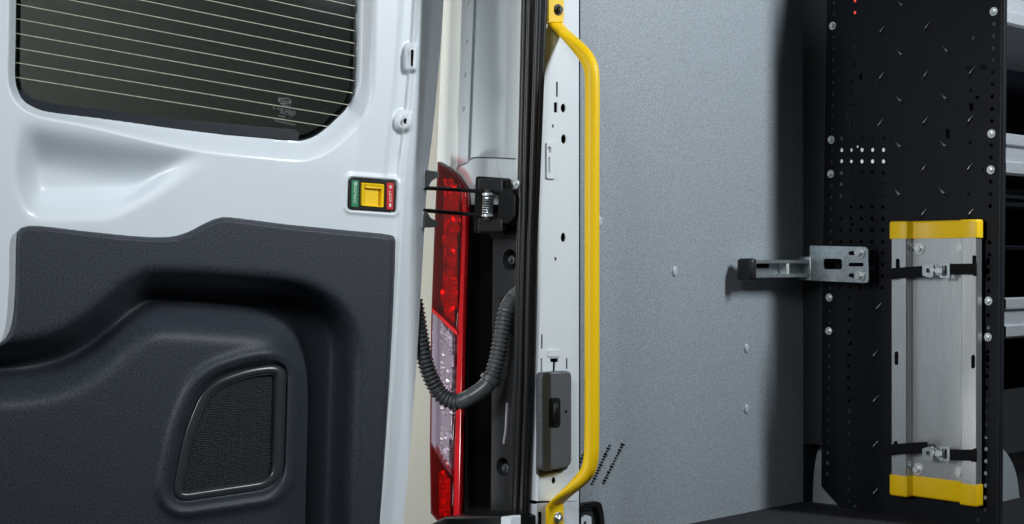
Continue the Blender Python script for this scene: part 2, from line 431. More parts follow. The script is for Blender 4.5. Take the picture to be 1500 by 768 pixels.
# window
pw = win.copy(); pane = plate('window_pane', 'X', pw, XD-.0265, .004, M['glass'], door)
for k in range(11):
    yl = 113-21.5*k; yr = 192-18.3*k
    pts = [(x, yl+(yr-yl)*(x-21)/499) for x in np.linspace(14, 528, 90)]
    ins = sdf(win, np.array([p[0] for p in pts]), np.array([p[1] for p in pts])) > -3
    pts = [p for p, i in zip(pts, ins) if i]
    if len(pts) < 4: continue
    up = [(x, y-.42) for x, y in pts]; dn = [(x, y+.42) for x, y in pts]
    Va = [atX(x, y, XD-.0263) for x, y in up]+[atX(x, y, XD-.0263) for x, y in dn]; n = len(pts)
    mesh('heater_line', Va, [(i, i+1, n+i+1, n+i) for i in range(n-1)], M['heater'], pane)
# printed border and seal strip along the lower glass edge
st = [(30, 130), (44, 142), (64, 149), (100, 155), (160, 162), (260, 175), (360, 184), (432, 190), (439, 195), (437, 206), (330, 198), (220, 185), (140, 175), (60, 163), (30, 147)]
plate('seal_strip', 'X', st, XD-.0250, .0024, M['frit'], door, bevel=.0008)
# etched mark and lines of small print
def ring(name, ax, cx, cy, rx, ry, w_, lv, m, parent, n=36):
    o_ = [on(ax, x, y, lv) for x, y in ell(cx, cy, rx, ry, n)]; i_ = [on(ax, x, y, lv) for x, y in ell(cx, cy, rx-w_, ry-w_, n)]
    return mesh(name, o_+i_, [(k, (k+1) % n, n+(k+1) % n, n+k) for k in range(n)], m, parent)
gm = ring('etched_oval', 'X', 417, 148, 8.5, 4.6, 1.1, XD-.0263, M['etch'], pane)
text('etched_print', 'Ford', 'X', 417, 148.2, XD-.0263, .0085, M['etch'], pane, -7, 1.4)
for (bd, px, py, sz) in (('7890', 418, 156, .006), ('E 43R 00025', 417, 162, .0048), ('AS2 M31', 421, 167, .0044), ('M40', 413, 171, .004), ('..', 425, 171, .006), ('TRANSPARENT', 417, 180, .0036)):
    text('etched_print', bd, 'X', px, py, XD-.0263, sz*1.15, M['etch'], pane, -7, 1.35)
# (the square machine-readable code beside the print is left out)

# slots in the embossed pads
def hat(px, py): return float(H[int(round((py+80)/930*(NY-1))), int(round((px+110)/(edge(py)+110)*(NX-1)))])
plate('slot', 'X', rrect(602.3, 73, 605.8, 97, 1.2), XD+hat(604, 85)+.0008, .001, M['matt'], door)
plate('slot', 'X', ell(594.5, 177.5, 2.8, 4.2, 16), XD+hat(594, 177)+.0008, .001, M['matt'], door)

# trim panel
NX2, NY2 = 360, 300
xs = np.linspace(-110, 590, NX2); ys2 = np.linspace(306, 850, NY2)
Y2, X2 = np.meshgrid(ys2, xs, indexing='ij')
dT2 = sdf(trim_o, X2, Y2)
low = np.vstack([spline([(-140, 522), (-60, 520), (0, 514), (55, 507), (100, 492), (145, 462), (180, 432), (206, 415), (232, 409), (330, 413), (420, 421), (462, 434), (492, 456), (512, 488), (521, 530), (520, 600), (514, 760), (510, 920)], 6), [(-140, 920)]])
isl = np.vstack([spline([(-140, 556), (-60, 553), (20, 550), (80, 540), (130, 514), (172, 478), (205, 456), (240, 450), (320, 455), (390, 462), (424, 482), (438, 516), (443, 570), (442, 700), (440, 920)], 6), [(-140, 920)]])
spk = np.array(rquad([(250, 737), (411, 713), (416, 535), (370, 538), (300, 561), (270, 634)], [30, 34, 21, 23, 36, 30], 10))
dL = sdf(low, X2, Y2); dI = sdf(isl, X2, Y2); dK = sdf(spk, X2, Y2)
H2 = .009*sm(0, 7, dT2)-.024*(1-sm(-5, 1.5, dT2))
wr = 26+26*sm(455, 520, X2)*sm(440, 560, Y2)
H2 -= blur(.074*sm(-12, wr, dL)-.062*sm(-22, 46, dI), 4, 3.5)
H2 += .006*np.exp(-((dK+18)/9)**2)-.010*sm(-9, -2, dK)-.02*sm(4, 12, dK)
P2 = atX(X2, Y2, XD+H2)
id2 = np.arange(NX2*NY2).reshape(NY2, NX2)
q2 = np.stack([id2[:-1, :-1], id2[1:, :-1], id2[1:, 1:], id2[:-1, 1:]], -1).reshape(-1, 4)
k2 = (dT2 > -5).ravel(); q2 = q2[k2[q2].all(1)]
trim = grid_obj('trim_panel', P2, q2, M['trim'], door)
# speaker: rim swept round the opening, grille plate inside
SX = XD-.0135
c_ = atX(spk[:, 0], spk[:, 1], SX)
cen = spk.mean(0)
def inset(poly, d):
    P_ = np.asarray(poly, float); T = np.roll(P_, -1, 0)-np.roll(P_, 1, 0); T /= np.linalg.norm(T, axis=1)[:, None]
    Nn = np.c_[-T[:, 1], T[:, 0]]; sg = np.sign(np.sum(Nn*(P_.mean(0)-P_), 1).sum()); return P_+Nn*sg*d
rows = [list(atX(*inset(spk, d).T, SX+h)) for d, h in ((-4, -.010), (-2, -.001), (0, .002), (3, .0038), (7, .0042), (10, .003), (12, .0005), (13, -.004))]
rows = [r+[r[0]] for r in rows]
spr = loft('speaker', rows, M['gridm'], door, True, 60)
plate('grille', 'X', inset(spk, 11), SX-.002, .003, M['grille'], spr)
ri = inset(spk, 12.2); tl = [tuple(atX(x, y, SX+.001)) for x, y in ri]; tl.append(tl[0])
tube('rim_wire', tl, .0006, M['gridm'], spr, 6)

# lock switch
LS = XD+.001
sw = plate('lock_switch', 'X', rquad([(511.5, 261.5), (579.5, 266), (578, 310.5), (510.5, 306)], 5), LS, .012, M['black'], door, [rquad([(528, 266.5), (564, 269), (563.5, 305), (527.5, 302.5)], 3)])
plate('green_plate', 'X', rquad([(515.5, 264), (525.5, 264.6), (525, 303.5), (515, 302.8)], 1.5), LS+.001, .002, M['green'], sw)
plate('red_plate', 'X', rquad([(567, 267.5), (577, 268), (576, 307.5), (566.5, 306.8)], 1.5), LS+.001, .002, M['redl'], sw)
rows = []
for (i0, dz) in ((0, -.002), (2.2, 0), (5, -.001), (6.5, -.006)):
    rows.append([tuple(atX(x, y, LS+dz)) for x, y in rquad([(528.5+i0, 267+i0), (563.5-i0*.9, 269.3+i0), (563-i0*.9, 304.6-i0*.35), (528+i0, 302-i0*.35)], 2)])
rows = [r+[r[0]] for r in rows]
pd = loft('paddle', rows, M['yellow'], sw)
plate('paddle_floor', 'X', rquad([(533, 272), (560, 274), (559.5, 303), (532.5, 301)], 2), LS-.005, .003, M['yellow'], sw)
plate('paddle_lip', 'X', rquad([(537, 270.5), (559, 272.2), (560, 277), (535, 275.5)], 1.5), LS-.001, .004, M['yellow'], sw)
text('print', 'UNLOCK', 'X', 520.4, 282, LS+.0012, .0062, M['white_l'], sw, 86, 1.0)
text('print', 'I', 'X', 520, 297, LS+.0012, .007, M['white_l'], sw, 86)
text('print', 'LOCK', 'X', 571.5, 288, LS+.0012, .0062, M['white_l'], sw, -86, 1.0)
ring('print', 'X', 521, 269, 2, 2.4, 1.2, LS+.0012, M['white_l'], sw, 12)
ring('print', 'X', 572, 274, 2, 2.4, 1.2, LS+.0012, M['white_l'], sw, 12)
plate('print', 'X', rrect(570.4, 298, 573, 303.5, .6), LS+.0012, .0002, M['white_l'], sw)

# ================================================================== VAN BODY (rear corner)
YR = 1.45
body = thing('van_body', 'white van rear corner post with tail light, rubber door seals and punched inner pillar', 'van', (-.05, 1.5, .6))
# outer post above the tail light: folded sheet, plan profile per height
def prof(y):
    t = np.interp(y, [-120, 0, 195, 280], [-.6, 0, 1, 1.4])
    f = lambda a, b: a+(b-a)*t
    return [(f(649, 641.5), 1.60), (f(649.5, 641.8), 1.500), (f(651, 643), 1.494), (f(663, 656), 1.488), (f(675.5, 669), 1.482), (f(678, 671.5), 1.480), (f(694, 686.5), 1.482), (f(696.5, 689), 1.490), (f(699, 691.5), 1.486),
            (f(722, 716), 1.492), (f(744, 739.5), 1.498), (f(748.5, 743), 1.494), (f(757, 752), 1.475), (f(765, 760.5), 1.462), (f(772, 767), 1.47)]
rows = []
for y in np.linspace(-120, 290, 24):
    rows.append([tuple(atY(px, y+(0), Y)) for px, Y in prof(y)])
loft('corner_post', rows, M['paint_out'], body, True, 22)
for py in (5, 61, 110, 160):
    V, Fc = lathe_data(atY(685-py*.045, py, 1.479), (0, -1, 0), [(.003, 0), (.0026, .0012), (.0012, .0018)], 12)
    mesh('spot_weld', V, Fc, M['paint_out'], body, True, True)
# joint where the lower quarter section overlaps the post
seam = [(669, 250), (672, 244), (684, 239), (690, 233), (700, 231), (740, 232), (765, 234)]
plate('quarter_section', 'Y', seam+[(766, 300), (672, 300)], 1.470, .012, M['paint_out'], body, bevel=.001)
tube('joint_sealant', [tuple(atY(x, y, 1.470)) for x, y in spline(seam, 5)], .0011, M['grey_pl'], body, 6)
tube('joint_sealant', [tuple(atY(x, y, 1.4695)) for x, y in spline([(727, 233), (729, 246), (733, 262)], 5)], .0007, M['rivet'], body, 6)

# black jamb behind the tail light and the hinge
plate('jamb_liner', 'Y', [(664, 275), (775, 268), (775, 900), (650, 900)], 1.525, .01, M['matt'], body)
box('jamb_core', (-.30, 1.55, .5), (-.032, 1.6, 1.9), M['matt'], body)
# dark grey jamb cover with recessed fixings
jc = plate('jamb_cover', 'Y', rquad([(722, 345), (770, 345), (766, 900), (718, 900)], 4), 1.478, .02, M['jamb_pl'], body,
           [ell(747, 381, 11, 16, 20), rquad([(733, 436), (762, 428), (760, 500), (730, 470)], 8), ell(736, 684, 9, 14, 20)])
for px, py, rx in ((750, 381, 7), (741, 686, 6)):
    b_ = bolt('screw', 'Y', px, py, 1.492, .007, M['grey_pl'], jc, 'jcs')
tube('cover_rib', [tuple(atY(x, y, 1.477)) for x, y in ((743, 590), (741, 630), (738, 650))], .0022, M['chrome'], jc, 8)
plate('cover_cap', 'Y', rrect(718, 331, 768, 349, 2), 1.470, .02, M['jamb_pl'], body, bevel=.002)

# rubber seal ribs on the door opening
def sealx(y, f):
    a = np.interp(y, [-120, 0, 200, 384, 600, 768, 900], [771, 767, 763, 760, 754, 748, 744]); b = np.interp(y, [-120, 0, 200, 384, 600, 768, 900], [803, 799, 791, 783, 779, 772, 768])
    return a+(b-a)*f
seal = None
for f, Y, r in ((.07, 1.452, .0062), (.30, 1.440, .0046), (.50, 1.449, .0042), (.69, 1.437, .0048), (.92, 1.446, .0056)):
    pth = [tuple(atY(sealx(y, f), y, Y)) for y in np.linspace(-120, 900, 26)]
    tube('seal_rib', pth, r, M['rubber'], body, 12)
rows = [[tuple(atY(sealx(y, -.06), y, 1.462)), tuple(atY(sealx(y, 1.1), y, 1.456))] for y in np.linspace(-120, 900, 16)]
loft('seal_base', rows, M['rubber'], body)

# inner pillar: rounded edge + punched face
XP = .03
def pe(y): return np.interp(y, [-120, 0, 200, 384, 600, 768, 900], [813, 809, 802, 795, 790, 788, 786])
rows = []
for y in np.linspace(-120, 733, 40):
    x1 = pe(y); pB = atX(x1, y, XP); x0 = sealx(y, 1.0); pA = atY(x0, y, 1.452)
    row = []
    for k in range(9):
        a = k/8*math.pi/2
        row.append(tuple(pA+(pB-pA)*np.array([math.sin(a), 1-math.cos(a), .5])))
    rows.append(row)
loft('pillar_edge', rows, M['paint'], body)
H_ = [rrect(814.6, 120, 817.4, 142, .8), rrect(811.5, 150, 816.5, 165, .8), ell(825, 158.5, 3.6, 6.6, 18), ell(810, 185, 1.5, 3), ell(825.7, 204, 3.7, 7, 18), ell(825, 348, 3.6, 7, 18), ell(813.8, 379.5, 1.8, 3),
      rrect(792.6, 490, 795.2, 511, .8), rrect(829, 525, 831.6, 541, .8), rrect(792, 525, 794.4, 545, .8),
      [(806, 525), (818, 525), (818, 530), (814, 531), (813, 546), (809.5, 546), (810, 531), (806, 530)], ell(811, 704, 3, 5.2, 16)]
outl = [(pe(y), y) for y in np.linspace(-120, 734, 30)]+[(844, 734), (845, 384), (846, -120)]
pil = plate('pillar_face', 'X', outl, XP, .002, M['paint'], body, H_)
plate('pillar_void', 'X', [(pe(0)-3, -120), (850, -120), (850, 900), (pe(768)-3, 900)], XP-.014, .004, M['matt'], body)
plate('pillar_return', 'X', [(843, -120), (848, -120), (848, 900), (842, 900)], XP-.003, .03, M['paint'], body)
# lower pillar section below the seam
plate('lower_pillar', 'X', [(787, 738), (844, 733), (843, 900), (785, 900)], XP-.001, .003, M['paint'], body)
rows = []
for y in np.linspace(738, 900, 8):
    pB = atX(pe(y), y, XP-.001); pA = atY(sealx(y, 1.0), y, 1.452)
    rows.append([tuple(pA+(pB-pA)*np.array([math.sin(a), 1-math.cos(a), .5])) for a in np.linspace(0, math.pi/2, 9)])
loft('lower_pillar_edge', rows, M['paint'], body)
plate('lower_slot', 'X', rrect(789, 750, 793, 800, 1), XP+.0005, .001, M['matt'], body)
# raised bead with hole and slot, little raised tab
plate('raised_pad', 'X', rrect(801.5, 208, 815.5, 262, 3), XP+.003, .004, M['paint'], body, [ell(805, 219.5, 2.8, 5, 16), rrect(803.6, 230, 806.2, 253, .8)], )
plate('raised_pad', 'X', rrect(803, 512, 821, 523, 2), XP+.0015, .002, M['paint'], body, bevel=.0005)
# pull-latch cover
lc = plate('latch_cover', 'X', rquad([(793, 546), (838, 543), (838, 684), (794, 692)], [8, 9, 11, 11]), XP+.016, .014, M['grey_pl'], body, bevel=.003)
plate('latch_shadow_plate', 'X', rquad([(789.5, 549), (836, 547), (832, 688), (788.5, 698)], 6), XP+.005, .005, M['jamb_pl'], body)  # dark plate set left and down, stands in for the cover's shadow
pk = plate('latch_pocket', 'X', rrect(804.5, 583, 821, 626, 4), XP+.0175, .0015, M['black'], lc, bevel=.0005)
V, Fc = lathe_data((0, 0, 0), (1, 0, 0), [(.009, 0), (.0085, .003), (.006, .006), (.002, .0072)], 20)
pc = Vector(atX(812.6, 605, XP+.0177))
auto(mesh('latch_button', [Vector((v.x, v.y*.55, v.z*1.9))+pc for v in V], Fc, M['black'], lc, True, True), 60)
plate('pin_hole', 'X', ell(829.5, 603, 1.6, 2.2), XP+.0165, .001, M['matt'], lc)

# ------------------------------------------------------------------ tail light (part of the body, with lenses)
YT = 1.455
tl_out = [(641, 237), (655, 246), (669, 257), (681, 275), (683.5, 292), (682.5, 340), (679, 450), (676, 600), (673, 762), (640, 763), (631, 752), (629.5, 660), (631.5, 470), (636.5, 330)]
light = plate('tail_light', 'Y', tl_out, YT+.006, .010, mat('dark_red_lamp_housing', (.10, .004, .008), .3, coat=.5), body)
red_up = [(642, 241), (655, 249), (668, 260), (675, 276), (675.5, 330), (671, 452), (668.5, 486), (633, 452), (638, 330)]
clear = [(633, 455), (667, 489), (666, 600), (661, 697), (631, 648), (632, 560)]
red_lo = [(631, 652), (661, 700), (664, 702), (663, 760), (641, 760), (632, 750)]
rim = [(675.5, 277), (681, 277), (683, 292), (682, 340), (678.5, 450), (675.5, 600), (672.5, 761), (664, 761), (665, 700), (667.5, 600), (670, 488), (672, 452), (676, 330)]
plate('red_rim', 'Y', rim, YT-.002, .008, mat('bright_red_rim', (.42, .006, .010), .18, coat=.8), light, bevel=.0015)
def refl(name, poly, m, x0, x1, y0, y1, amp, fx, fy, seed):
    """faceted reflector: ribs and cells as relief"""
    nx, ny = max(5, int((x1-x0)/3.2)), max(20, int((y1-y0)/3.6))
    gx, gy = np.meshgrid(np.linspace(x0, x1, nx), np.linspace(y0, y1, ny))
    rs = np.random.RandomState(seed); h = amp*(.35*(np.arange(nx) % 2)[None, :]+.35*(np.arange(ny) % 2)[:, None]+1.1*rs.rand(ny, nx)**2)
    p = atY(gx, gy, YT+.0038-h); ii = np.arange(nx*ny).reshape(ny, nx)
    qq = np.stack([ii[:-1, :-1], ii[:-1, 1:], ii[1:, 1:], ii[1:, :-1]], -1).reshape(-1, 4)
    d = (sdf(poly, gx, gy) > 1).ravel(); qq = qq[d[qq].all(1)]
    used = np.unique(qq); mp = np.full(nx*ny, -1); mp[used] = np.arange(len(used))
    return mesh(name, p.reshape(-1, 3)[used].tolist(), mp[qq].tolist(), m, light)
refl('reflector', red_up, M['chrome'], 650, 674, 262, 486, .004, .55, .16, 1)
plate('reflector_back', 'Y', inset(clear, 1), YT+.0050, .001, mat('pale_reflector_plastic', (.36, .34, .38), .3, spec=.5), light)
refl('reflector', clear, M['chrome'], 645, 667, 470, 692, .004, .5, .22, 2)
refl('reflector', red_lo, M['chrome'], 643, 664, 690, 756, .004, .5, .2, 3)
plate('red_lens', 'Y', red_up, YT-.004, .002, M['lens_red'], light, bevel=.0005)
plate('clear_lens', 'Y', clear, YT-.004, .002, M['lens_clear'], light, bevel=.0005)
plate('red_lens', 'Y', red_lo, YT-.004, .002, M['lens_red'], light, bevel=.0005)
for px, py, rr0 in ((657, 352, 11), (655, 432, 12), (653, 570, 9), (652, 735, 9), (655, 660, 9)):
    c_p = Vector(atY(px, py, YT+.004)); k_ = 1/930
    V, Fc = lathe_data(c_p, (0, -1, 0), [(rr0*k_, 0), (rr0*k_, .0045), (rr0*k_*.85, .0045), (rr0*k_*.5, .0012), (rr0*k_*.3, .001), (rr0*k_*.25, .0045), (rr0*k_*.12, .0055)], 24)
    auto(mesh('bulb_bowl', V, Fc, M['chrome'], light, True, True), 40)
for x0, y0, x1, y1 in ((650, 376, 669, 404), (653, 296, 672, 316), (649, 520, 664, 538), (647, 608, 662, 626)):
    plate('reflector_block', 'Y', rrect(x0, y0, x1, y1, 2), YT-.0015, .004, M['reflred'] if y0 < 450 else M['chrome'], light, bevel=.0008)
red_bar = [(633, 451), (669, 485), (670, 491), (667, 490), (632, 456)]
plate('lens_divider', 'Y', red_bar, YT-.0055, .003, mat('red_divider', (.5, .02, .02), .2, coat=.5), light)
tube('clear_edge', [tuple(atY(x, y, YT-.006)) for x, y in ((631, 650), (646, 672), (661, 698))], .0008, M['lens_clear'], light, 6)
for k, x in enumerate((648, 651.5, 655)):
    tube('reflector_rib', [tuple(atY(x+4.5, 292, YT-.0025)), tuple(atY(x, 448, YT-.0025))], .0009, M['reflred'], light, 6)
# bumper step under the light
plate('bumper_step', 'Y', [(629, 768), (650, 758), (735, 756), (748, 762), (748, 900), (629, 900)], 1.40, .10, M['black'], body, bevel=.004)
plate('bumper_trim', 'Y', rrect(734, 757, 748, 800, 2), 1.395, .02, M['paint'], body)

# ================================================================== DOOR CHECK (hinge bracket with spring and rods)
chk = thing('door_check', 'black spring door check joining the white door to the body beside the red tail light', 'door check', tuple(atY(718, 345, 1.44)))
plate('bracket', 'Y', rquad([(697, 258), (739, 261), (738, 344), (693, 341)], 5), 1.445, .014, M['black'], chk, [rquad([(706, 284), (730, 284), (730, 312), (706, 312)], 3)], bevel=0)
plate('bracket_arm', 'Y', rquad([(730, 276), (746, 276), (755, 288), (754, 318), (744, 328), (728, 328)], 3), 1.438, .03, M['black'], chk, bevel=.002)
plate('bracket_base', 'Y', rrect(700, 262, 736, 282, 3), 1.437, .01, M['rubber'], chk, bevel=.002)
plate('bracket_base', 'Y', rrect(700, 320, 735, 340, 3), 1.437, .01, M['rubber'], chk, bevel=.002)
c0 = np.array(atY(715.5, 284, 1.432)); c1 = np.array(atY(714.5, 316, 1.432))
hx = [tuple(c0+(c1-c0)*t+np.array([math.cos(t*9*2*math.pi)*.0075, math.sin(t*9*2*math.pi)*.0075, 0])) for t in np.linspace(0, 1, 200)]
tube('spring', hx, .0013, M['zinc'], chk, 6)
tube('roller_pin', [tuple(c0+(c0-c1)*.18), tuple(c1+(c1-c0)*.18)], .006, M['jamb_pl'], chk, 12)
for t in (.02, 1.0):
    p = c0+(c1-c0)*t
    tube('roller_clip', [tuple(p+np.array([0, 0, .0015])), tuple(p-np.array([0, 0, .0015]))], .0092, M['zinc_hi'], chk, 16)
for y0, y1 in ((275.5, 281), (308.5, 316.5)):
    tube('check_rod', [tuple(atX(622, y0, XD-.004)), tuple(atY(672, (y0+y1)/2, 1.425)), tuple(atY(709, y1, 1.432))], .0032, M['black'], chk, 10)
for pts in ([(622, 249), (642, 251), (644, 259), (633, 265), (628, 274), (622, 276)], [(620, 310), (626, 310), (631, 319), (643, 326), (641, 333), (619, 334)]):
    plate('door_bracket', 'X', pts, XD-.002, .006, M['zinc'], chk, bevel=.001)
bolt('bolt', 'Y', 757, 269, 1.434, .006, M['zinc_hi'], chk, 'chk')

# ================================================================== CORRUGATED CONDUIT
hp = spline([(607, 440), (611, 462), (617, 500), (627, 543), (645, 577), (668, 589), (694, 579), (716, 560), (727, 530), (735, 492), (741, 458), (751, 438), (768, 424)], 22)
t_ = np.linspace(0, 1, len(hp))
dep = np.interp(hp[:, 0], [600, 640, 690, 742, 752, 770], [1.338, 1.38, 1.41, 1.455, 1.472, 1.478])
hw = atY(hp[:, 0], hp[:, 1], dep)
L = np.r_[0, np.cumsum(np.linalg.norm(np.diff(hw, axis=0), axis=1))]
N_ = 640; Ls = np.linspace(0, L[-1], N_); hw2 = np.c_[[np.interp(Ls, L, hw[:, i]) for i in range(3)]].T; hpx = np.interp(Ls, L, hp[:, 0]); hpy = np.interp(Ls, L, hp[:, 1])
plain = (hpx > 676) & (hpx < 716)
ph = np.sin(Ls/.0066*2*math.pi)
rr_ = .0119+.0012*np.tanh(2.2*ph); rr_ = np.where(plain, .0122, rr_); rr_ = np.where((hpx > 716) & (hpx < 720.5), .0158, rr_)
rr_ = np.where((hpx > 744), .0122, rr_)
con = thing('cable_conduit', 'grey corrugated cable conduit looping from white door edge to body in front of tail light', 'cable conduit', tuple(atY(665, 600, 1.4)))
tube('corrugated_hose', hw2.tolist(), rr_.tolist(), M['hose'], con, 18)
i0 = int(np.argmax(plain)); i1 = N_-1-int(np.argmax(plain[::-1]))
tube('sleeve', hw2[i0:i1].tolist(), .0130, M['hose'], con, 18)
ic = int(np.argmin(abs(Ls-np.interp(718, hpx[300:], Ls[300:]))))
tube('collar', hw2[ic-3:ic+4].tolist(), .0165, M['hose'], con, 18)

# ================================================================== GRAB HANDLE
YH = 1.489
gh = thing('grab_handle', 'bright yellow tubular grab handle bolted to the white pillar', 'grab handle', tuple(atY(812, 745, YH)))
path = np.vstack([spline([(807, 27), (819, 41), (838, 60), (855, 79), (864, 95), (867.5, 118), (867.5, 200)], 8), [(867.3, y) for y in np.linspace(230, 610, 8)],
                  spline([(867, 640), (866, 668), (861, 690), (846, 708), (824, 728), (806, 746)], 8)])
hz = atY(path[:, 0], path[:, 1], YH); n = len(hz)
fl = []
for (x, y) in path:
    e = sm(10, 60, min(abs(y-27), abs(746-y)))
    fl.append((1, 1) if e >= 1 else (1.0*(e)+1.55*(1-e), 1.0*e+.45*(1-e)))
dpt = np.linalg.norm(hz-CAM, axis=1)
tube('bar', hz.tolist(), .0110, M['yellow'], gh, 20, fl)
plate('foot_plate', 'X', rquad([(805, -60), (827, -60), (826, 33), (805, 33)], 2), XP+.0065, .004, M['yellow'], gh, bevel=.001)
plate('foot_plate', 'X', rquad([(805, 741), (826, 739), (826, 830), (805, 830)], 2), XP+.0065, .004, M['yellow'], gh, bevel=.001)
plate('foot_edge', 'X', rquad([(804, -60), (808, -60), (808, 32), (804, 34)], 1), XP+.010, .007, M['yellow'], gh)
plate('foot_edge', 'X', rquad([(804, 742), (808, 741), (808, 830), (804, 830)], 1), XP+.010, .007, M['yellow'], gh)
bolt('bolt', 'X', 817.5, 14.5, XP+.0066, .0085, M['jamb_pl'], gh, 'ghb')
bolt('bolt', 'X', 817, 758.5, XP+.0066, .0085, M['zinc'], gh, 'ghz')

# ================================================================== TIE-DOWN POCKET at the bottom of the wall
td = thing('tie_down_pocket', 'black plastic tie-down pocket low on the grey wall behind the yellow handle foot', 'tie-down', tuple(atX(865, 790, WX)))
pkt = [(851, 742), (856, 738), (876, 735), (881, 738), (884, 750), (888, 790), (888, 830), (845, 830)]
pin = [(852, 747), (875, 742), (878, 752), (881, 790), (881, 830), (849, 830)]
plate('frame', 'X', pkt, WX+.012, .011, M['black'], td, [pin])
plate('back', 'X', pin, WX+.004, .003, M['jamb_pl'], td)
plate('hook', 'X', [(851, 760), (860, 755), (866, 757), (868, 790), (868, 830), (850, 830)], WX+.008, .006, M['paint'], td, [rquad([(855, 764), (859, 764), (859, 790), (855, 790)], 1)])
plate('strip', 'X', [(852, 746.5), (866, 744.5), (866, 746.3), (852, 748.4)], WX+.0075, .003, M['rivet'], td)

# ================================================================== SHELVING UNIT
YP = 2.20
sh = thing('shelving_unit', 'tall black perforated shelving end panel with silver shelf lips behind it', 'shelving', tuple(atY(1330, 760, YP)))
ho = []
def hole(x, y, r=3.1): ho.append(ell(x, y, r*.85, r, 10))
def colx(y, a, b): return a+(b-a)*y/768
bl_l = [38, 205, 255, 436, 485]; bl_r = [17, 196, 249, 441, 494]
y = 4.0
while y < 705:
    if min(abs(y-b) for b in bl_l) > 6: hole(colx(y, 1221, 1210.5), y, 2.8)
    y += 16.75-1.0*(y > 480)
y = 35.0
while y < 760:
    if min(abs(y-b) for b in bl_r) > 7 and not (318 < y < 352): hole(colx(y, 1456, 1442), y, 3.2)
    y += 17.8
for j, y in enumerate(np.arange(203, 425, 16.8)):
    for i, x in enumerate((1232.5, 1247, 1262.5, 1278, 1294)):
        if j == 0 and i == 1: pass
        if i == 1 and j in (5, ): continue
        hole(x-(y-203)*.008*1.0, y, 3.1 if i != 1 else 2.6)
for x, y, r in ((1252, 1, 2.6), (1252, 18.5, 2.6), (1251, 35.5, 2.3), (1250.5, 52, 2.6), (1250, 69, 2.6), (1259, 69, 1.7), (1248, 120, 2), (1248, 137, 2), (1257, 141, 1.6), (1250, 153, 2), (1256, 215, 1.9), (1254, 287, 1.8), (1248, 329, 2.7),
                (1425, 56, 2.8), (1422, 133, 2.4), (1431.5, 143, 3.4), (1421, 209, 2.7), (1419, 284.5, 2.7), (1440, 249, 1.7), (1446, 18, 1.6)): hole(x, y, r)
for x, y in ((1244, 436), (1244, 453), (1244, 469), (1243.5, 487), (1246, 504), (1243, 520), (1243, 536), (1243, 553), (1243, 570), (1243.3, 587), (1243, 602), (1243, 619), (1243, 635), (1243, 652), (1245, 677), (1242.5, 701), (1242.5, 718), (1243, 735), (1252, 742), (1432, 762)): hole(x, y, 2.8)
for x0, y0, x1, y1 in ((1249, 88, 1253, 99), (1259, 107, 1263, 118), (1238, 162, 1242, 173), (1244, 178, 1248, 188), (1385, 188, 1391, 204), (1412, 97, 1427, 104), (1435, 95, 1448, 102), (1419, 151, 1426, 163), (1444.5, 378, 1450, 402), (1444, 520, 1449, 540)):
    ho.append(rrect(x0, y0, x1, y1, min(x1-x0, y1-y0)/2-.1, 4))
pan = plate('end_panel', 'Y', [(1214, -160), (1471.5, -160), (1463, 780), (1232, 745), (1203, 712), (1205, 400)], YP, .002, M['panelb'], sh, ho)
# return flange on the open edge
fl_ = [tuple(atY(x, y, YP)) for x, y in ((1471.5, -160), (1463, 780))]
rows = []
for p in fl_:
    p = np.array(p); rows.append([tuple(p+np.array(d)) for d in ((-.0035, -.0005, 0), (-.0012, .0002, 0), (0, .002, 0), (.0003, .006, 0), (.0003, .012, 0), (-.002, .0125, 0))])
loft('panel_flange', rows, mat('smooth_black_edge', (.02, .022, .026), .28), sh, True, 80)  # paler and smoother black than the panel
# hex bolts in the side columns
for b in bl_l: bolt('bolt', 'Y', colx(b, 1220.5, 1210.5), b, YP-.0005, .0074, M['zinc_hi'], sh, 'pb')
for b in bl_r: bolt('bolt', 'Y', colx(b, 1456.3, 1442), b, YP-.0005, .0074, M['zinc_hi'], sh, 'pb')
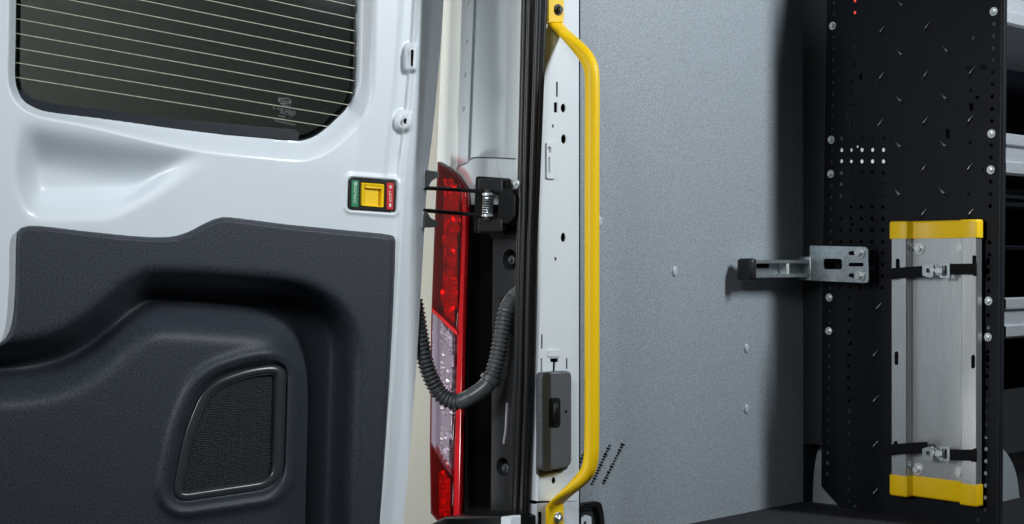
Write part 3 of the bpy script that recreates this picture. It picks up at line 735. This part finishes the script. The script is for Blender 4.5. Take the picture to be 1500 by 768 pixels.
# pressed tread marks: raised bridge with a slit side
def tread(px, py, s):
    V = []; L_ = .0175; d = np.array([.62*s, 0, .78]); q_ = np.array([.78*s, 0, -.62])
    prof_ = [(-1, 0, 0), (-.55, .0016, .0012), (-.1, .0026, .0034), (.1, .0024, .0036), (.55, .0013, .0026), (1, 0, 0.0004)]
    for t, w_, h in prof_:
        b = d*L_*t
        V += [b-q_*w_*(1.2 if t < .3 else .55), b+np.array([0, -h, 0])-q_*w_*.15, b+np.array([0, -h, 0])+q_*w_*.15, b+q_*w_]
    Fc = [(i*4+k, i*4+k+1, i*4+k+5, i*4+k+4) for i in range(5) for k in range(3)]
    return V, Fc
tme = {}
mk = mat('dark_tread_mark', (.02, .022, .026), .25, spec=.8)
for s, lst in ((1, [(1290, 48), (1356, 43), (1289, 116), (1354, 113), (1421, 109), (1287, 185), (1353, 181.5), (1419, 179), (1351.6, 250), (1418, 249.5), (1351, 316), (1420, 315), (1285, 453), (1280, 522), (1280, 589), (1280, 655), (1280, 724)]),
               (-1, [(1322, 10), (1321, 82), (1388, 77), (1320, 150), (1386, 146.5), (1319, 217), (1385, 216), (1318, 287), (1383, 285)])):
    for px, py in lst:
        if s not in tme:
            V, Fc = tread(0, 0, s); me = bpy.data.meshes.new('tread_mark'); me.from_pydata([tuple(v) for v in V], [], Fc); me.update()
            bm = bmesh.new(); bm.from_mesh(me); bmesh.ops.recalc_face_normals(bm, faces=bm.faces)
            if sum(f.normal.y for f in bm.faces) > 0: bmesh.ops.reverse_faces(bm, faces=bm.faces)
            bm.to_mesh(me); bm.free()
            me.materials.append(mk); me.materials.append(M['zinc_hi'])
            for f in me.polygons:
                if f.index in ((9, 10, 12, 13) if s > 0 else (9, 12)): f.material_index = 1  # bright zinc faces stand in for light shining through the slit
            tme[s] = me
        o = bpy.data.objects.new('tread_mark', tme[s]); COL.objects.link(o); o.parent = sh
        o.location = Vector(atY(px, py, YP-.0002))-wloc(sh)
# shelves running forward from the panel
def zof(px, py, X): return float(atX(px, py, X)[2])
LX = .362
def lip(y0, y1, m, name='shelf'):
    za, zb = zof(1485, y0, LX), zof(1485, y1, LX)
    V = []; prof_ = [(LX-.30, zb+.008), (LX-.010, zb+.008), (LX-.008, za-.003), (LX-.004, za), (LX, za-.003), (LX, za-(za-zb)*.26), (LX-.007, za-(za-zb)*.30), (LX-.007, za-(za-zb)*.66), (LX, za-(za-zb)*.70), (LX, zb+.004), (LX-.004, zb), (LX-.012, zb), (LX-.012, zb+.004)]
    rows = [[(x, yy, z) for x, z in prof_] for yy in (YP+.03, YP+1.2)]
    return loft(name, rows, m, sh, True, 25)
lip(-25, 38, M['lip']); lip(196, 257, M['lip']); lip(436, 496, M['lip'])
lip(286, 306, M['panelb'], 'divider'); lip(360, 367, M['panelb'], 'divider'); 
box('light_block_post', (-.0295, YP+.0021, FLOOR+.11), (.043, YP+.05, 2.0), M['jamb_pl'], sh)  # post widened to block light leaks, its grey imitating the shaded wall
box('post_foot', (-.0293, YP+.0023, FLOOR+.001), (-.013, YP+.05, FLOOR+.1095), M['panelb'], sh)
box('hole_backing', (.004, YP+.052, FLOOR+.17), (.010, YP+1.2, 2.0), M['panelb'], sh)  # added black sheet, keeps the lit wall from showing through the holes

box('far_end_panel', (.03, YP+1.2, FLOOR+.1), (.39, YP+1.205, 2.0), M['panelb'], sh)

# things seen through the punched holes
def bin_(name, label, m, lo, hi):
    t = thing(name, label, 'bin', ((lo[0]+hi[0])/2, (lo[1]+hi[1])/2, lo[2]), 'bins behind the perforated panel')
    box('bin_body', lo, hi, m, t, .006); box('bin_rim', (lo[0]-.003, lo[1]-.003, hi[2]-.014), (hi[0]+.003, hi[1]+.003, hi[2]), m, t, .003)
    return t
za, zb = zof(1250, 243, .03), zof(1250, 212, .03)
bin_('storage_bin', 'shallow white bin showing through the hole rows beside the silver bracket', M['binw'], (.044, YP+.004, za), (.053, YP+.5, zb))
za, zb = zof(1250, 25, .06), zof(1250, -60, .06)
bin_('storage_bin', 'red bin showing through the topmost holes of the black panel', M['binr'], (.044, YP+.004, za), (.060, YP+.5, zb))
za, zb = zof(1243, 660, .06), zof(1243, 595, .06)
bin_('storage_bin', 'low white bin showing through four holes at the foot of the black panel', M['binw'], (.044, YP+.004, za), (.050, YP+.4, zb))

# wheel arch at the foot of the wall
arch = thing('wheel_arch', 'pale grey wheel arch at the foot of the wall behind the black panel', 'wheel arch', (0.05, 2.5, FLOOR))
AR = spline([(2.206, FLOOR+.001), (2.208, FLOOR+.035), (2.214, FLOOR+.075), (2.235, FLOOR+.115), (2.28, FLOOR+.145), (2.34, FLOOR+.15), (2.41, FLOOR+.13), (2.46, FLOOR+.08), (2.48, FLOOR+.001)], 6)
rows = [[(-.01+x, y+.0*x, z) for x in (0, .03)] for y, z in AR]
rows = [[(-.029, y, z), (.20, y+.05, z-.01), (.23, y+.06+.0, max(z-.03, FLOOR+.001))] for y, z in AR]
loft('arch_shell', rows, M['arch'], arch, True, 60)
mesh('arch_side', [(.23, y+.06, max(z-.03, FLOOR+.001)) for y, z in AR], [tuple(range(len(AR)))], M['arch'], arch)

# ================================================================== SILVER BRACKET with rubber tipped arm
br = thing('support_bracket', 'galvanised flat bracket with black tipped arm reaching along the grey wall', 'bracket', tuple(atY(1230, 415, YP)))
YB = YP-.035
plate('mount_plate', 'Y', rquad([(1186, 360), (1271.5, 362), (1272.5, 415), (1186, 411)], [1, 6, 6, 1]), YB, .003, M['zinc'], br,
      [rquad([(1206.5, 379), (1233.5, 379.5), (1233.5, 395), (1206.5, 394.5)], 4), rrect(1243, 368, 1258, 374, 2.8), rrect(1243, 385, 1265, 390.5, 2.6), rrect(1243, 401, 1258, 407, 2.8)])
for py in (370.8, 404.3): bolt('bolt', 'Y', 1259.5, py, YB-.0003, .0110, M['zinc_hi'], br, 'brb')
for px, py in ((1247, 365.5), (1247, 409)): 
    V, Fc = lathe_data(atY(px, py, YB+.0102), (0, -1, 0), [(.005, -.024), (.005, .0098)], 10); mesh('spacer', V, Fc, M['zinc'], br, True, True)
AX_ = .012
pa = atX(1188, 380, AX_); pb = atX(1104, 380.5, AX_)
y0_, y1_ = float(pb[1]), float(pa[1]); zt, zb_ = zof(1145, 381, AX_), zof(1145, 406.5, AX_)
prof_ = [(AX_, zt-.006), (AX_, zt), (AX_-.022, zt), (AX_-.022, zb_), (AX_, zb_), (AX_, zb_+.006), (AX_-.003, zb_+.006), (AX_-.003, zb_+.003), (AX_-.019, zb_+.003), (AX_-.019, zt-.003), (AX_-.003, zt-.003), (AX_-.003, zt-.006), (AX_, zt-.006)]
rows = [[(x, yy, z) for x, z in prof_] for yy in (y0_, YB+.001)]
loft('channel_arm', rows, M['zinc'], br, False, 10)
box('channel_end', (AX_-.022, YB-.003, zb_-.006), (AX_+.004, YB-.0005, zt+.006), M['zinc'], br, .0008)
xm = atX(1155, 394, AX_)[1]
box('arm_web', (AX_-.019, float(xm)-.004, zb_+.003), (AX_-.001, float(xm)+.004, zt-.003), M['zinc_hi'], br, .001)
xs_ = float(atX(1128, 394, AX_)[1])
box('arm_slot', (AX_-.0188, xs_-.022, (zt+zb_)/2+.001), (AX_-.0185, xs_+.022, (zt+zb_)/2+.009), M['matt'], br)
ye = float(atX(1097, 394, AX_)[1])
box('rubber_tip', (AX_-.028, ye, zb_-.005), (AX_+.006, y0_+.004, zt+.003), M['rubber'], br, .006, 3)

# ================================================================== HOLDER TRAY
tr = thing('holder_tray', 'upright aluminium holder tray with yellow end caps and two black straps', 'holder', tuple(atY(1370, 740, YP)))
YF = YP-.026; YC = YP-.008             # front flange plane and recessed middle
def xat(px, py, Y): return float(atY(px, py, Y)[0])
xa, xb = xat(1305, 384, YF), xat(1328, 384, YF); xc = xat(1337.5, 384, YC); xd = xat(1408, 384, YF); xe = xat(1431, 384, YF)
zt_, zb2 = float(atY(1372, 349, YF)[2]), float(atY(1368, 703, YF)[2])
ztop, zbot = float(atY(1372, 323, YF)[2]), float(atY(1368, 734, YF)[2])
def traypro(off=0):
    return [(xa-off, YF+.016), (xa-off, YF+.002-off), (xa-off+.002, YF-off), (xb-.0015+off, YF-off), (xb+off, YF+.0015-off), (xb+.0006+off, YC-.0015-off), (xb+.002+off, YC-off), (xd-.0025-off, YC-off), (xd-.001-off, YC-.0015-off), (xd-.0005-off, YF+.0015-off), (xd+.001-off, YF-off), (xe-.002+off, YF-off), (xe+off, YF+.002-off), (xe+off, YF+.016)]
nseg = 6
lf = [(xa, YF), (xb, YF)]; 
loft('channel', [[(x, y, z) for x, y in traypro()] for z in (zt_+.01, zb2-.01)], M['alu'], tr, True, 30)
for (z0, z1) in ((ztop, zt_), (zb2, zbot)):
    rows = []
    zs = [(z0, -.006), (z0, 0), (z0, .0022), (z1, .0022), (z1, -.001)] if z0 == ztop else [(z0, -.001), (z0, .0022), (z1, .0022), (z1, 0), (z1, -.006)]
    for z, off in zs: rows.append([(x, y, z+(0)) for x, y in traypro(off)])
    rows = []
    seq = [(z0, .0005), (z0-.0015, .0018), (z0-.004, .0022), (z1, .0022), (z1, -.0008)] if z0 == ztop else [(z0, -.0008), (z0, .0022), (z1+.004, .0022), (z1+.0015, .0018), (z1, .0005)]
    for z, off in seq: rows.append([(x, y, z) for x, y in traypro(off)])
    # closing lid
    lid = [(x, YP-.004, (z0 if z0 == ztop else z1)) for x, y in traypro(.0005)]
    rows = [lid]+rows if z0 == ztop else rows+[lid]
    loft('end_cap', rows, M['yellow'], tr, True, 50)
for px, py in ((1347, 364), (1409.5, 364.5), (1344.5, 687), (1407, 692.5)): bolt('bolt', 'Y', px, py, YC-.0003, .0105, M['zinc_hi'], tr, 'trb')
for px, py in ((1334, 363), (1329.5, 682)):
    p = Vector(atX(px, py, xb+.0009)); V, Fc = bolt_data(p, (1, 0, 0), .0065); mesh('bolt', V, Fc, M['zinc'], tr)
for x, y, hgt in ((1427, 384, 20), (1315, 388, 18), (1313, 525, 20), (1425.3, 530, 20), (1312, 655, 18), (1424.5, 668, 18)):
    plate('slot', 'Y', rrect(x-2.8, y-hgt/2, x+2.8, y+hgt/2, 2.6, 4), YF-.0004, .0006, M['matt'], tr)
# straps
def strap(pl, lab, yl, yc, yr_, hw):
    t = thing('strap', lab, 'strap', tuple(atY(1360, yc, YF)), 'straps across the holder tray')
    def band(name, pts, h0):
        rows = []
        P_ = spline(pts, 5)
        for x, y, Yv, hh in P_: rows.append([tuple(atY(x, y-hh, Yv)), tuple(atY(x, y-hh*.4, Yv-.0008)), tuple(atY(x, y+hh*.4, Yv-.0008)), tuple(atY(x, y+hh, Yv))])
        top = [[tuple(np.array(p)+np.array([0, .002, 0])) for p in r[::-1]] for r in rows]
        rr = [r+t2+[r[0]] for r, t2 in zip(rows, top)]
        loft(name, rr, M['web'], t, True, 40)
    band('webbing', [(1294.5, yl, YF-.012, 7.4), (1306, yl+.2, YF-.010, 8.2), (1316, yl-.8, YF-.006, 7.8), (1328, yl-1.8, YF-.007, 8), (1340, yl-2.4, YF-.008, 8.2), (1352, yl-2.8, YF-.008, 8.4), (1358, yl-3, YF-.008, 8.2)], 8)
    band('webbing', [(1384, yr_-.5, YF-.008, 8), (1395, yr_, YF-.0055, 8), (1410, yr_, YF-.003, 8), (1421, yr_, YF-.003, 8.2), (1428.5, yr_+.5, YF-.003, 8.4)], 8)
    band('keeper', [(1425.5, yr_, YF-.0045, 9.5), (1427, yr_, YF-.006, 10), (1430, yr_, YF-.0045, 10)], 10)
    bc = yc
    bk = plate('buckle', 'Y', rquad([(1351, bc-7), (1363, bc-10), (1370, bc-5), (1378, bc-5), (1378, bc+7), (1370, bc+7), (1363, bc+11), (1351, bc+8)], 2, 3), YF-.0095, .005, M['zinc'], t, [rrect(1357, bc-3, 1362, bc+4, 1.5)], bevel=0)
    plate('buckle_tongue', 'Y', rrect(1364, bc-3, 1380, bc+4.5, 1.5), YF-.0115, .003, M['zinc_hi'], t, bevel=.0008)
    fr = plate('buckle_frame', 'Y', rrect(1376, bc-10, 1391, bc+11.5, 2), YF-.0095, .004, M['zinc'], t, [rrect(1379.5, bc-7, 1387, bc+8.5, 1)])
    V, Fc = tube_data([tuple(atY(1368, bc-8, YF-.012)), tuple(atY(1368, bc+9, YF-.012))], .0016, 8); mesh('buckle_pin', V, Fc, M['zinc'], t, True, True)
strap(tr, 'upper black webbing strap with silver buckle across the aluminium tray', 401, 396, 394.5, 8)
strap(tr, 'lower black webbing strap with silver buckle across the aluminium tray', 659, 664, 667, 8)
